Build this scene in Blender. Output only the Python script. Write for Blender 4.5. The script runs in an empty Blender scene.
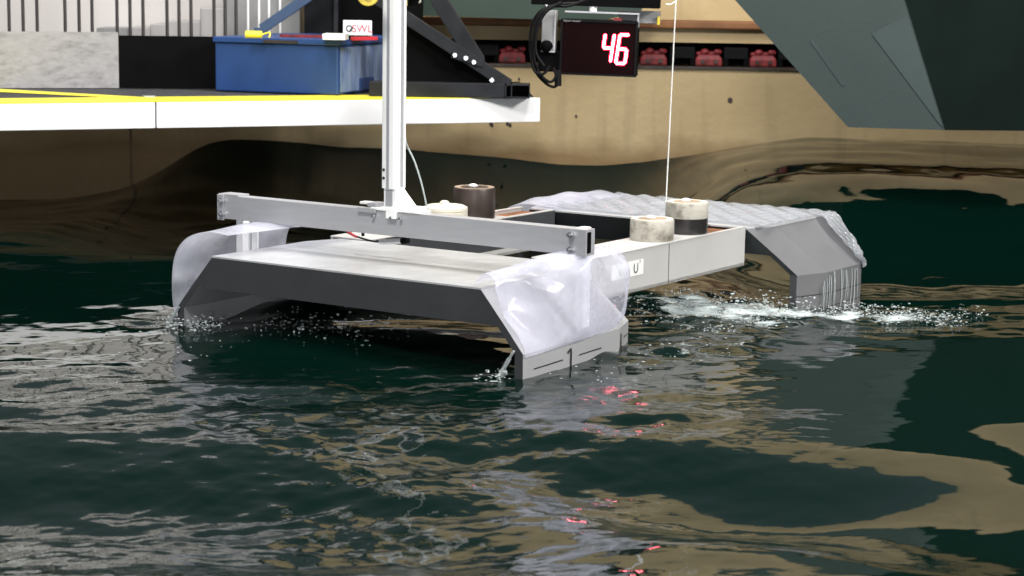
import bpy, math, random
import numpy as np
from mathutils import Vector, Matrix
random.seed(7); RNG = np.random.default_rng(11)
scene = bpy.context.scene
COL = scene.collection

# ------------------------------------------------------------------ camera
FPX = 2000.0; HORIZON = -25.24; ROLL = 0.015; CAM_H = 0.886
_th = math.atan((288 - HORIZON) / FPX)
FW = Vector((0, math.cos(_th), -math.sin(_th))); R0 = Vector((1, 0, 0)); U0 = Vector((0, math.sin(_th), math.cos(_th)))
RT = R0 * math.cos(ROLL) + U0 * math.sin(ROLL); UP = U0 * math.cos(ROLL) - R0 * math.sin(ROLL)
CPOS = Vector((0, 0, CAM_H))
cam_data = bpy.data.cameras.new('camera'); cam = bpy.data.objects.new('camera', cam_data); COL.objects.link(cam)
cam.matrix_world = Matrix(((RT.x, UP.x, -FW.x, CPOS.x), (RT.y, UP.y, -FW.y, CPOS.y), (RT.z, UP.z, -FW.z, CPOS.z), (0, 0, 0, 1)))
cam_data.sensor_width = 36; cam_data.lens = 36 * FPX / 1024; cam_data.clip_end = 200
cam_data.dof.use_dof = True; cam_data.dof.focus_distance = 4.9; cam_data.dof.aperture_fstop = 9.0
scene.camera = cam

# ------------------------------------------------------------------ world, lamps, exposure
world = bpy.data.worlds.new('hall'); scene.world = world; world.use_nodes = True
bg = world.node_tree.nodes['Background']; bg.inputs[0].default_value = (0.80, 0.92, 1.0, 1); bg.inputs[1].default_value = 0.19
def area(name, loc, target, size, power, color=(1, 1, 1), sy=None):
    l = bpy.data.lights.new(name, 'AREA'); l.energy = power; l.color = color; l.size = size
    if sy: l.shape = 'RECTANGLE'; l.size_y = sy
    o = bpy.data.objects.new(name, l); COL.objects.link(o); o.location = loc
    o.rotation_euler = (Vector(target) - Vector(loc)).to_track_quat('-Z', 'Y').to_euler()
    return o
area('hall_lamp', (4.6, 2.6, 3.4), (0.2, 5.2, 0), 1.0, 400, (1, .97, .94))        # lamp over the far tank side
area('under_walkway_fill', (0.3, -4.5, 1.35), (-0.8, 9.0, 0.1), 1.6, 190, (.95, .98, 1), 1.0)   # added fill behind the camera, brightens the wall under the walkway
area('hall_lamp', (-1.2, 1.6, 4.4), (-0.4, 7.0, 0.4), 1.0, 240, (1, .97, .94))      # lamps over the camera side
area('hall_lamp', (-1.8, 5.6, 4.8), (-1.4, 8.0, 0.3), 1.0, 120, (1, .97, .93))      # lamp over the carriage
area('hall_lamp', (1.0, 4.2, 5.0), (0.9, 9.0, 0.0), 1.0, 110, (1, .96, .90))
area('hall_lamp', (0.4, 5.8, 5.0), (0.2, 5.5, 0.0), 1.0, 150, (1, .98, .96))
vs = scene.view_settings
vs.view_transform = 'Standard'; vs.look = 'None'; vs.exposure = 0.0; vs.gamma = 1.0; vs.use_curve_mapping = False

# ------------------------------------------------------------------ pixel -> place helpers (a pixel gives a direction only)
def ray(px, py): return FW + RT * ((px - 512) / FPX) - UP * ((py - 288) / FPX)
def at_z(px, py, z): d = ray(px, py); return CPOS + d * ((z - CAM_H) / d.z)
def at_y(px, py, y): d = ray(px, py); return CPOS + d * (y / d.y)

# platform frame: a along the near edge, b away from the camera
YAW = 0.584
PLAT = Matrix.Translation((-0.403, 4.632, 0)) @ Matrix.Rotation(-YAW, 4, 'Z')
def M(a, b, z): return PLAT @ Vector((a, b, z))
IDM = Matrix.Identity(4)

# ------------------------------------------------------------------ materials
def mat(name, color, rough=.5, metal=0.0, var=.12, scale=8.0, bump=0.0, bscale=60.0, spec=.5, dark=None, dscale=3.0, damt=0.0, coat=0.0, stretch=(1, 1, 1)):
    """procedural paint: noise-varied colour, optional dirt patches, fine relief"""
    m = bpy.data.materials.new(name); m.use_nodes = True
    nt = m.node_tree; p = nt.nodes['Principled BSDF']; L = nt.links.new
    tc = nt.nodes.new('ShaderNodeTexCoord'); mp = nt.nodes.new('ShaderNodeMapping'); mp.inputs['Scale'].default_value = stretch
    L(tc.outputs['Object'], mp.inputs[0])
    n = nt.nodes.new('ShaderNodeTexNoise'); n.inputs['Scale'].default_value = scale; n.inputs['Detail'].default_value = 6
    L(mp.outputs[0], n.inputs['Vector'])
    r = nt.nodes.new('ShaderNodeValToRGB'); c = Vector(color)
    lo = c * (1 - var); hi = c * (1 + var)
    r.color_ramp.elements[0].position = .3; r.color_ramp.elements[0].color = (*lo, 1)
    r.color_ramp.elements[1].position = .7; r.color_ramp.elements[1].color = (*[min(1, v) for v in hi], 1)
    L(n.outputs['Fac'], r.inputs[0]); out = r.outputs[0]
    if dark is not None:
        n2 = nt.nodes.new('ShaderNodeTexNoise'); n2.inputs['Scale'].default_value = dscale; n2.inputs['Detail'].default_value = 8; n2.inputs['Roughness'].default_value = .65
        L(mp.outputs[0], n2.inputs['Vector'])
        r2 = nt.nodes.new('ShaderNodeValToRGB'); r2.color_ramp.elements[0].position = .5 - damt * .3; r2.color_ramp.elements[1].position = .72
        r2.color_ramp.elements[0].color = (0, 0, 0, 1); r2.color_ramp.elements[1].color = (1, 1, 1, 1)
        L(n2.outputs['Fac'], r2.inputs[0])
        mx = nt.nodes.new('ShaderNodeMix'); mx.data_type = 'RGBA'
        L(r2.outputs[0], mx.inputs[0]); L(out, mx.inputs[6]); mx.inputs[7].default_value = (*dark, 1); out = mx.outputs[2]
    L(out, p.inputs['Base Color'])
    p.inputs['Roughness'].default_value = rough; p.inputs['Metallic'].default_value = metal
    p.inputs['Specular IOR Level'].default_value = spec; p.inputs['Coat Weight'].default_value = coat; p.inputs['Coat Roughness'].default_value = .08
    if bump:
        nb = nt.nodes.new('ShaderNodeTexNoise'); nb.inputs['Scale'].default_value = bscale; nb.inputs['Detail'].default_value = 4
        L(mp.outputs[0], nb.inputs['Vector'])
        b = nt.nodes.new('ShaderNodeBump'); b.inputs['Strength'].default_value = bump; b.inputs['Distance'].default_value = .01
        L(nb.outputs['Fac'], b.inputs['Height']); L(b.outputs[0], p.inputs['Normal'])
    return m
def emit(name, color, strength):
    m = bpy.data.materials.new(name); m.use_nodes = True; nt = m.node_tree
    p = nt.nodes['Principled BSDF']; p.inputs['Base Color'].default_value = (*color, 1)
    p.inputs['Emission Color'].default_value = (*color, 1); p.inputs['Emission Strength'].default_value = strength
    return m
def film_mat(name, tint, clear):
    m = bpy.data.materials.new(name); m.use_nodes = True; nt = m.node_tree; L = nt.links.new
    p = nt.nodes['Principled BSDF']; p.inputs['Base Color'].default_value = (*tint, 1); p.inputs['Roughness'].default_value = .18
    out = nt.nodes['Material Output']
    tl = nt.nodes.new('ShaderNodeBsdfTranslucent'); tl.inputs[0].default_value = (*tint, 1)
    tr = nt.nodes.new('ShaderNodeBsdfTransparent'); tr.inputs[0].default_value = (.97, .97, 1, 1)
    m1 = nt.nodes.new('ShaderNodeMixShader'); m1.inputs[0].default_value = .45
    L(p.outputs[0], m1.inputs[1]); L(tl.outputs[0], m1.inputs[2])
    m2 = nt.nodes.new('ShaderNodeMixShader')
    n = nt.nodes.new('ShaderNodeTexNoise'); n.inputs['Scale'].default_value = 9; n.inputs['Detail'].default_value = 5
    tc = nt.nodes.new('ShaderNodeTexCoord'); L(tc.outputs['Object'], n.inputs['Vector'])
    mr = nt.nodes.new('ShaderNodeMapRange'); mr.inputs[1].default_value = .3; mr.inputs[2].default_value = .7
    mr.inputs[3].default_value = max(0, clear - .13); mr.inputs[4].default_value = clear + .13
    L(n.outputs['Fac'], mr.inputs[0]); L(mr.outputs[0], m2.inputs[0]); L(m1.outputs[0], m2.inputs[1]); L(tr.outputs[0], m2.inputs[2])
    b = nt.nodes.new('ShaderNodeBump'); b.inputs['Strength'].default_value = .25; b.inputs['Distance'].default_value = .01
    L(n.outputs['Fac'], b.inputs['Height']); L(b.outputs[0], p.inputs['Normal'])
    L(m2.outputs[0], out.inputs[0])
    return m

MT = {}
MT['hull'] = mat('hull_dark_grey', (.050, .052, .056), .42, var=.07, scale=5, bump=.05, bscale=90, dark=(.038, .039, .042), dscale=4, damt=.2)
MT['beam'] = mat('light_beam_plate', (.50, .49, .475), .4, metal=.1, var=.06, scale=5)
MT['leg_pale'] = mat('leg_light_grey', (.34, .34, .345), .35, var=.06, scale=6, bump=.05)
MT['leg_side'] = mat('leg_grey', (.145, .146, .152), .35, var=.08, scale=6, bump=.05)
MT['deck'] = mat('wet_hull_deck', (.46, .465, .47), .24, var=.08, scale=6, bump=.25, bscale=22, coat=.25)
MT['line'] = mat('marker_line', (.02, .02, .02), .6)
MT['alu'] = mat('brushed_aluminium', (.44, .44, .46), .38, metal=.3, var=.05, scale=14, bump=.03, bscale=200, stretch=(1, 6, 6))
MT['alu_white'] = mat('white_anodised', (.92, .92, .91), .3, metal=.0, var=.03, scale=6)
MT['steel'] = mat('bolt_steel', (.6, .6, .62), .25, metal=.9)
MT['rust'] = mat('rusted_plate', (.22, .085, .03), .75, var=.5, scale=14, bump=.4, bscale=50)
MT['weight_brown'] = mat('brown_oxidised_steel', (.05, .036, .032), .42, metal=.3, var=.35, scale=10, stretch=(1, 1, .3))
MT['weight_rim'] = mat('bare_worn_rim', (.42, .32, .24), .5, metal=.3, var=.3, scale=20)
MT['weight_white'] = mat('chipped_white_paint', (.44, .415, .36), .6, var=.12, scale=12, dark=(.10, .085, .06), dscale=26, damt=.1, bump=.2, bscale=60)
MT['weight_black'] = mat('black_wet_steel', (.018, .016, .016), .3, var=.4, scale=12)
MT['cream'] = mat('cream_paint', (.70, .66, .55), .5, var=.08, scale=10)
MT['white'] = mat('white_plain', (.78, .78, .77), .5, var=.03)
MT['black'] = mat('black_plain', (.0022, .0022, .0025), .7, var=.3, spec=.06)
MT['black_steel'] = mat('black_painted_steel', (.006, .0065, .0075), .6, var=.3, scale=8, spec=.08)
MT['strut'] = mat('worn_grey_black_steel', (.017, .018, .021), .5, var=.4, scale=9, spec=.15)
MT['blue'] = mat('blue_plastic', (.018, .056, .19), .42, var=.2, scale=4, bump=.05)
MT['blue_dark'] = mat('dark_blue_steel', (.03, .06, .12), .4, var=.2)
MT['scuff'] = mat('scuffed_blue_grey', (.20, .27, .42), .5, var=.3, scale=9, dark=(.05, .10, .28), dscale=10, damt=.3, stretch=(2, 2, .5))
MT['mottled'] = mat('mottled_zinc_sheet', (.30, .292, .297), .45, var=.10, scale=30, dark=(.17, .165, .17), dscale=16, damt=.05, stretch=(1, 1, 2.2))
MT['walk_edge'] = mat('white_edge_profile', (.80, .80, .80), .4, var=.04, scale=3)
MT['grating'] = mat('dark_grating', (.05, .05, .055), .6, var=.4, scale=40)
MT['yellow'] = mat('yellow_tape', (.85, .74, .05), .5, var=.06, scale=8)
MT['yellow_roller'] = mat('yellow_roller', (.75, .55, .06), .4, var=.06)
MT['red'] = mat('red_painted_clamp', (.15, .012, .016), .6, var=.6, scale=30)
MT['red_wire'] = mat('red_insulation', (.5, .03, .04), .45)
MT['green'] = mat('dark_green_hull_paint', (.027, .043, .040), .55, var=.16, scale=2.2, dark=(.020, .033, .031), dscale=1.6, damt=.3, bump=.05)
MT['green_b'] = mat('green_panel_paint', (.017, .038, .026), .6, var=.2, scale=4)
MT['rail'] = mat('rusty_rail', (.20, .085, .03), .7, var=.3, scale=10)
MT['pale'] = mat('pale_sheet', (.62, .585, .565), .6, var=.05, scale=1.5)
MT['grey_box'] = mat('grey_cabinet', (.27, .27, .27), .5, var=.1)
MT['bar_dark'] = mat('dark_bar', (.035, .03, .03), .45, var=.2)
MT['cable'] = mat('black_cable', (.006, .006, .0065), .5, var=.2, spec=.12)
MT['cable_grey'] = mat('grey_cable', (.30, .34, .33), .5, var=.1)
MT['wire'] = mat('pale_wire', (.75, .74, .70), .5, var=.05)
MT['film'] = film_mat('plastic_film', (.84, .85, .92), .74)
MT['film_thin'] = film_mat('thin_plastic_film', (.90, .91, .98), .62)
MT['led'] = emit('led_segment', (1.0, .34, .40), 20.0)
MT['led_glow'] = emit('led_glow_outline', (1.0, .01, .035), 9.0)  # larger red outline put in for the glow around the segments
MT['lens'] = mat('dark_red_lens', (.006, .001, .0014), .7, var=.1, spec=.05)

def wall_material():
    m = bpy.data.materials.new('stained_concrete'); m.use_nodes = True; nt = m.node_tree; L = nt.links.new
    p = nt.nodes['Principled BSDF']; p.inputs['Roughness'].default_value = .6
    tc = nt.nodes.new('ShaderNodeTexCoord'); sep = nt.nodes.new('ShaderNodeSeparateXYZ'); L(tc.outputs['Object'], sep.inputs[0])
    def noise(sc, st, det=6):
        mp = nt.nodes.new('ShaderNodeMapping'); mp.inputs['Scale'].default_value = st; L(tc.outputs['Object'], mp.inputs[0])
        n = nt.nodes.new('ShaderNodeTexNoise'); n.inputs['Scale'].default_value = sc; n.inputs['Detail'].default_value = det; L(mp.outputs[0], n.inputs['Vector']); return n.outputs['Fac']
    r = nt.nodes.new('ShaderNodeValToRGB'); L(noise(2.0, (1, 1, 1)), r.inputs[0])
    r.color_ramp.elements[0].position = .3; r.color_ramp.elements[0].color = (.41, .305, .155, 1)
    r.color_ramp.elements[1].position = .7; r.color_ramp.elements[1].color = (.50, .385, .21, 1)
    # vertical run marks
    r3 = nt.nodes.new('ShaderNodeValToRGB'); L(noise(3.0, (5, 1, .35)), r3.inputs[0])
    r3.color_ramp.elements[0].position = .56; r3.color_ramp.elements[0].color = (0, 0, 0, 1); r3.color_ramp.elements[1].position = .8; r3.color_ramp.elements[1].color = (.55, .55, .55, 1)
    m3 = nt.nodes.new('ShaderNodeMix'); m3.data_type = 'RGBA'; L(r3.outputs[0], m3.inputs[0]); L(r.outputs[0], m3.inputs[6]); m3.inputs[7].default_value = (.30, .22, .12, 1)
    # brown tide mark a hand's breadth above the still water
    ad = nt.nodes.new('ShaderNodeMath'); ad.operation = 'MULTIPLY_ADD'; L(noise(2.2, (1.2, 1, 2)), ad.inputs[0]); ad.inputs[1].default_value = -.22; L(sep.outputs['Z'], ad.inputs[2])
    r2 = nt.nodes.new('ShaderNodeMapRange'); r2.inputs[1].default_value = .04; r2.inputs[2].default_value = -.05; r2.inputs[3].default_value = 0; r2.inputs[4].default_value = .85
    L(ad.outputs[0], r2.inputs[0])
    m2 = nt.nodes.new('ShaderNodeMix'); m2.data_type = 'RGBA'; L(r2.outputs[0], m2.inputs[0]); L(m3.outputs[2], m2.inputs[6]); m2.inputs[7].default_value = (.20, .12, .045, 1)
    L(m2.outputs[2], p.inputs['Base Color'])
    b = nt.nodes.new('ShaderNodeBump'); b.inputs['Strength'].default_value = .15; b.inputs['Distance'].default_value = .02; L(noise(25, (1, 1, 1)), b.inputs['Height']); L(b.outputs[0], p.inputs['Normal'])
    return m
MT['wall'] = wall_material()
def water_material():
    m = bpy.data.materials.new('tank_water'); m.use_nodes = True; nt = m.node_tree; L = nt.links.new
    p = nt.nodes['Principled BSDF']
    fa = nt.nodes.new('ShaderNodeAttribute'); fa.attribute_name = 'foam'
    fn = nt.nodes.new('ShaderNodeTexNoise'); fn.inputs['Scale'].default_value = 38; fn.inputs['Detail'].default_value = 6; fn.inputs['Roughness'].default_value = .7
    fm = nt.nodes.new('ShaderNodeMath'); fm.operation = 'MULTIPLY_ADD'; L(fa.outputs['Fac'], fm.inputs[0]); fm.inputs[1].default_value = .42; L(fn.outputs['Fac'], fm.inputs[2])
    fr_ = nt.nodes.new('ShaderNodeValToRGB'); fr_.color_ramp.elements[0].position = .80; fr_.color_ramp.elements[0].color = (.0006, .0066, .0046, 1); fr_.color_ramp.elements[1].position = .98; fr_.color_ramp.elements[1].color = (.55, .62, .62, 1)
    L(fm.outputs[0], fr_.inputs[0]); L(fr_.outputs[0], p.inputs['Base Color'])
    p.inputs['Base Color'].default_value = (.0006, .0066, .0046, 1); p.inputs['Roughness'].default_value = .025; p.inputs['IOR'].default_value = 1.33
    tc = nt.nodes.new('ShaderNodeTexCoord'); mp = nt.nodes.new('ShaderNodeMapping'); mp.inputs['Scale'].default_value = (1, 1.6, 1); L(tc.outputs['Object'], mp.inputs[0])
    n = nt.nodes.new('ShaderNodeTexNoise'); n.inputs['Scale'].default_value = 26; n.inputs['Detail'].default_value = 3; L(mp.outputs[0], n.inputs['Vector'])
    at = nt.nodes.new('ShaderNodeAttribute'); at.attribute_name = 'chop'
    ml = nt.nodes.new('ShaderNodeMath'); ml.operation = 'MULTIPLY'; L(at.outputs['Fac'], ml.inputs[0]); ml.inputs[1].default_value = .12
    b = nt.nodes.new('ShaderNodeBump'); b.inputs['Distance'].default_value = .012; L(ml.outputs[0], b.inputs['Strength'])
    L(n.outputs['Fac'], b.inputs['Height']); L(b.outputs[0], p.inputs['Normal'])
    return m
MT['water'] = water_material()
def splash_material():
    m = bpy.data.materials.new('splash_water'); m.use_nodes = True; nt = m.node_tree
    p = nt.nodes['Principled BSDF']; p.inputs['Base Color'].default_value = (.78, .84, .84, 1); p.inputs['Roughness'].default_value = .06
    p.inputs['Transmission Weight'].default_value = .55; p.inputs['IOR'].default_value = 1.33
    n = nt.nodes.new('ShaderNodeTexNoise'); n.inputs['Scale'].default_value = 60
    b = nt.nodes.new('ShaderNodeBump'); b.inputs['Strength'].default_value = .6; b.inputs['Distance'].default_value = .006
    nt.links.new(n.outputs['Fac'], b.inputs['Height']); nt.links.new(b.outputs[0], p.inputs['Normal'])
    return m
MT['splash'] = splash_material()

# ------------------------------------------------------------------ mesh helpers
def frame_from(d):
    d = Vector(d).normalized(); u = d.orthogonal().normalized(); return u, d.cross(u)
class MB:
    def __init__(s): s.v = []; s.f = []
    def add(s, vs, fs):
        o = len(s.v); s.v += [Vector(v) for v in vs]; s.f += [tuple(i + o for i in f) for f in fs]; return s
    def box(s, lo, hi):
        (a, b, c), (d, e, g) = lo, hi
        return s.hexa([(a, b, c), (d, b, c), (d, e, c), (a, e, c)], [(a, b, g), (d, b, g), (d, e, g), (a, e, g)])
    def hexa(s, bot, top): return s.loft([bot, top])
    def loft(s, rings, cap=True):
        n = len(rings[0]); vs = [v for r in rings for v in r]; fs = []
        for k in range(len(rings) - 1):
            for i in range(n):
                j = (i + 1) % n; fs.append((k * n + i, k * n + j, (k + 1) * n + j, (k + 1) * n + i))
        if cap: fs.append(tuple(reversed(range(n)))); fs.append(tuple((len(rings) - 1) * n + i for i in range(n)))
        return s.add(vs, fs)
    def prism(s, poly, off): off = Vector(off); return s.loft([poly, [Vector(p) + off for p in poly]])
    def bar(s, p0, p1, w, h, up=(0, 0, 1)):
        p0, p1 = Vector(p0), Vector(p1); d = (p1 - p0).normalized(); sd = d.cross(Vector(up)).normalized(); u = sd.cross(d)
        q = [sd * w / 2 + u * h / 2, -sd * w / 2 + u * h / 2, -sd * w / 2 - u * h / 2, sd * w / 2 - u * h / 2]
        return s.loft([[p0 + k for k in q], [p1 + k for k in q]])
    def cyl(s, p0, p1, r, n=20, r1=None):
        p0, p1 = Vector(p0), Vector(p1); u, w = frame_from(p1 - p0); r1 = r if r1 is None else r1
        R = [u * math.cos(6.28318 * i / n) + w * math.sin(6.28318 * i / n) for i in range(n)]
        return s.loft([[p0 + k * r for k in R], [p1 + k * r1 for k in R]])
    def lathe(s, c, prof, n=32):
        c = Vector(c)
        return s.loft([[c + Vector((r * math.cos(6.28318 * i / n), r * math.sin(6.28318 * i / n), z)) for i in range(n)] for r, z in prof])
    def tube(s, pts, r, n=8, res=6):
        P = [Vector(p) for p in pts]; Q = []
        for i in range(len(P) - 1):
            a = P[max(i - 1, 0)]; b = P[i]; c = P[i + 1]; d = P[min(i + 2, len(P) - 1)]
            for k in range(res):
                t = k / res
                Q.append(.5 * ((2 * b) + (c - a) * t + (2 * a - 5 * b + 4 * c - d) * t * t + (3 * b - a - 3 * c + d) * t ** 3))
        Q.append(P[-1]); rings = []; u = None
        for i, q in enumerate(Q):
            d = (Q[min(i + 1, len(Q) - 1)] - Q[max(i - 1, 0)]).normalized()
            u = d.orthogonal().normalized() if u is None else (u - d * u.dot(d)).normalized()
            w = d.cross(u); rr = r[min(i, len(r) - 1)] if isinstance(r, list) else r
            rings.append([q + (u * math.cos(6.28318 * k / n) + w * math.sin(6.28318 * k / n)) * rr for k in range(n)])
        return s.loft(rings)
    def blob(s, c, r, sq=(1, 1, 1), j=0.0, sub=0):
        vs, fs = ICO[sub]; c = Vector(c)
        return s.add([c + Vector((v[0] * r * sq[0], v[1] * r * sq[1], v[2] * r * sq[2])) * (1 + random.uniform(-j, j)) for v in vs], fs)
    def build(s, name, m, parent=None, frame=IDM, smooth=False, bevel=0.0, kind=None, side=None):
        inv = (parent['_mw'] if False else PMW[parent.name].inverted()) if parent is not None else IDM
        T = inv @ frame
        me = bpy.data.meshes.new(name); me.from_pydata([T @ v for v in s.v], [], s.f)
        import bmesh
        bm = bmesh.new(); bm.from_mesh(me); bmesh.ops.recalc_face_normals(bm, faces=bm.faces); bm.to_mesh(me); bm.free()
        me.materials.append(MT[m] if isinstance(m, str) else m)
        if side:                                   # sideways faces take the lighter material, all others the dark one
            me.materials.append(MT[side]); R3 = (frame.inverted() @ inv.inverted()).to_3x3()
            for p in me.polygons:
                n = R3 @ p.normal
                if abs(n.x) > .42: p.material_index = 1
        o = bpy.data.objects.new(name, me); COL.objects.link(o)
        PMW[o.name] = PMW[parent.name] if parent is not None else IDM
        if parent is not None: o.parent = parent
        if smooth:
            for p in me.polygons: p.use_smooth = True
            me.set_sharp_from_angle(angle=math.radians(40))
        if bevel:
            b = o.modifiers.new('edge', 'BEVEL'); b.width = bevel; b.segments = 2; b.limit_method = 'ANGLE'
        if kind: o['kind'] = kind
        return o
PMW = {}
def _ico():
    t = (1 + 5 ** .5) / 2
    v = [(-1, t, 0), (1, t, 0), (-1, -t, 0), (1, -t, 0), (0, -1, t), (0, 1, t), (0, -1, -t), (0, 1, -t), (t, 0, -1), (t, 0, 1), (-t, 0, -1), (-t, 0, 1)]
    v = [tuple(Vector(p).normalized()) for p in v]
    f = [(0, 11, 5), (0, 5, 1), (0, 1, 7), (0, 7, 10), (0, 10, 11), (1, 5, 9), (5, 11, 4), (11, 10, 2), (10, 7, 6), (7, 1, 8), (3, 9, 4), (3, 4, 2), (3, 2, 6), (3, 6, 8), (3, 8, 9), (4, 9, 5), (2, 4, 11), (6, 2, 10), (8, 6, 7), (9, 8, 1)]
    v2 = list(v); f2 = []; c = {}
    def mid(a, b):
        k = (min(a, b), max(a, b))
        if k not in c: c[k] = len(v2); v2.append(tuple(((Vector(v[a]) + Vector(v[b])) / 2).normalized()))
        return c[k]
    for a, b, d in f:
        x, y, z = mid(a, b), mid(b, d), mid(d, a); f2 += [(a, x, z), (b, y, x), (d, z, y), (x, y, z)]
    return [(v, f), (v2, f2)]
ICO = _ico()
def tag(o, label=None, cat=None, group=None, kind=None):
    if label: o['label'] = label
    if cat: o['category'] = cat
    if group: o['group'] = group
    if kind: o['kind'] = kind
    return o
def thing(name, label, cat, loc, rotz=0.0, group=None):
    o = bpy.data.objects.new(name, None); COL.objects.link(o); o.empty_display_size = .05
    o.location = loc; o.rotation_euler = (0, 0, rotz)
    PMW[o.name] = Matrix.Translation(loc) @ Matrix.Rotation(rotz, 4, 'Z')
    return tag(o, label, cat, group)
def pthing(name, label, cat, a, b, z, group=None): return thing(name, label, cat, M(a, b, z), -YAW, group)
def text_mesh(s, size):
    c = bpy.data.curves.new('lettering', 'FONT'); c.body = s; c.size = size; c.align_x = 'CENTER'; c.align_y = 'CENTER'
    o = bpy.data.objects.new('lettering', c); COL.objects.link(o)
    dg = bpy.context.evaluated_depsgraph_get(); me = o.evaluated_get(dg).to_mesh()
    vs = [v.co.copy() for v in me.vertices]; fs = [tuple(p.vertices) for p in me.polygons]
    o.evaluated_get(dg).to_mesh_clear(); bpy.data.objects.remove(o); bpy.data.curves.remove(c)
    return vs, fs

# ================================================================== SETTING
WALL_Y = 9.2
def wy(px, py, y=WALL_Y): return at_y(px, py, y)
LEDGE = 0.478
# tank wall: its top carries a ledge
tag(MB().box((-7, WALL_Y, -1.2), (7, WALL_Y + .6, LEDGE)).build('wall_back', 'wall'), kind='structure')
W = bpy.data.objects['wall_back']
# a construction joint: thin dark strip
for px in (131,): 
    x = wy(px, 150).x; MB().box((x - .006, WALL_Y - .004, -.5), (x + .006, WALL_Y + .01, LEDGE - .01)).build('joint', mat('joint_dark_strip', (.16, .11, .06), .8), W)
for px, py, r in ((730, 100, .012), (519, 79, .006), (576, 116, .006), (492, 125, .008), (510, 125, .008)):
    c = wy(px, py); MB().cyl((c.x, WALL_Y - .005, c.z), (c.x, WALL_Y + .01, c.z), r, 10).build('tie_hole', 'weight_brown', W)
BACK_Y = WALL_Y + .34
tag(MB().prism([(-7, BACK_Y + .26, LEDGE - .1), (7, BACK_Y + .26, LEDGE - .1), (7, BACK_Y + .26, 2.9), (-.9, BACK_Y + .26, 2.9), (-.9, BACK_Y + .26, 1.5), (-7, BACK_Y + .26, 1.5)], (0, .4, 0)).build('wall_upper', 'wall'), kind='structure')
zt = wy(650, 42, WALL_Y + .08).z; zr = wy(650, 28, WALL_Y + .08).z; zr2 = wy(650, 20, WALL_Y + .08).z
tag(MB().box((-7, WALL_Y + .08, zt), (7, BACK_Y + .3, zr)).build('trim_1', 'wall'), kind='structure')
tag(MB().box((-7, WALL_Y + .03, zr), (7, WALL_Y + .20, zr2)).build('trim_2', 'rail', bevel=.008), kind='structure')
tag(MB().box((-7, WALL_Y + .30, LEDGE - .02), (7, WALL_Y + .34, zt + .01)).build('trim_3', 'black'), kind='structure')
tag(MB().box((-7, WALL_Y - .012, LEDGE - .006), (7, WALL_Y + .03, LEDGE + .006)).build('trim_4', 'weight_brown'), kind='structure')

# rail clamps and sleepers sitting in the ledge
cl_px = [(512, 'knobbly red clamp in the wall slot between the bracket foot and the looped cables'), (653, 'knobbly red clamp in the wall slot between the display and the pale wire'),
         (708, 'knobbly red clamp in the wall slot just past the pale wire'), (762, 'knobbly red clamp in the wall slot closest to the green hull')]
def clamp(px, lab, first=[None]):
    c = wy(px, 60, WALL_Y + .12); c.z = LEDGE + .006
    t = thing('rail_clamp', lab, 'clamp', c, 0, 'red clamps along the wall ledge')
    if first[0] is None:
        b = MB().loft([[(-.062, -.05, 0), (.062, -.05, 0), (.062, .05, 0), (-.062, .05, 0)], [(-.062, -.05, .03), (.062, -.05, .03), (.062, .05, .03), (-.062, .05, .03)], [(-.048, -.04, .052), (.048, -.04, .052), (.048, .04, .052), (-.048, .04, .052)]]); o = b.build('base', 'red', t, PMW[t.name], bevel=.006)
        p = []
        for i, (x, r) in enumerate(((-.044, .015), (-.016, .02), (.014, .017), (.042, .019))): p.append(MB().blob((x, -.02 + .012 * (i % 2), .054 + .008 * (i % 2)), r, (1.1, 1, .8), .1, 1).build('lug', 'red', t, PMW[t.name], smooth=True))
        q = MB().cyl((-.03, -.0505, .02), (-.03, -.064, .02), .010, 6).build('bolt', 'weight_brown', t, PMW[t.name])
        q2 = MB().cyl((.03, -.0505, .02), (.03, -.064, .02), .010, 6).build('bolt', 'weight_brown', t, PMW[t.name])
        first[0] = (o, p, q, q2) if False else tuple([o] + p + [q, q2])
    else:
        for s in first[0]:
            d = s.copy(); COL.objects.link(d); d.parent = t
for px, lab in cl_px: clamp(px, lab)
for p, q, lab in ((669, 694, 'black sleeper block in the wall slot crossed by the pale wire'), (723, 747, 'black sleeper block between the two red clamps past the pale wire'),
                  (777, 800, 'black sleeper block running in behind the green hull edge'), (474, 499, 'black sleeper block in the wall slot behind the bracket foot')):
    a = wy(p, 55, WALL_Y + .14); b = wy(q, 55, WALL_Y + .14)
    t = thing('rail_sleeper', lab, 'sleeper', (.5 * (a.x + b.x), a.y, LEDGE + .006), 0, 'black sleepers along the wall ledge')
    w2 = (b.x - a.x) / 2; F = PMW[t.name]
    MB().box((-w2, -.05, .032), (w2, .06, .085)).build('block', 'black_steel', t, F, bevel=.004)
    for s in (-1, 1): MB().box((s * w2 * .86 - .012, -.06, 0), (s * w2 * .86 + .012, .05, .034)).build('foot', 'black', t, F)

# pale wall behind the walkway
pl_r = at_y(302, 0, 8.75).x
tag(MB().box((-6, 8.75, .30), (pl_r, 8.86, 1.5)).build('wall_left', 'pale'), kind='structure')

# green panel above the rail, behind the walkway frame
g = [at_y(x, y, 9.0) for x, y in ((395, 15), (598, 21), (640, 13), (680, -60), (395, -60))]
tag(MB().prism(g, (0, .1, 0)).build('green_bulkhead', 'green_b'), 'green painted steel panel hung above the rusty rail', 'panel')

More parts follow.
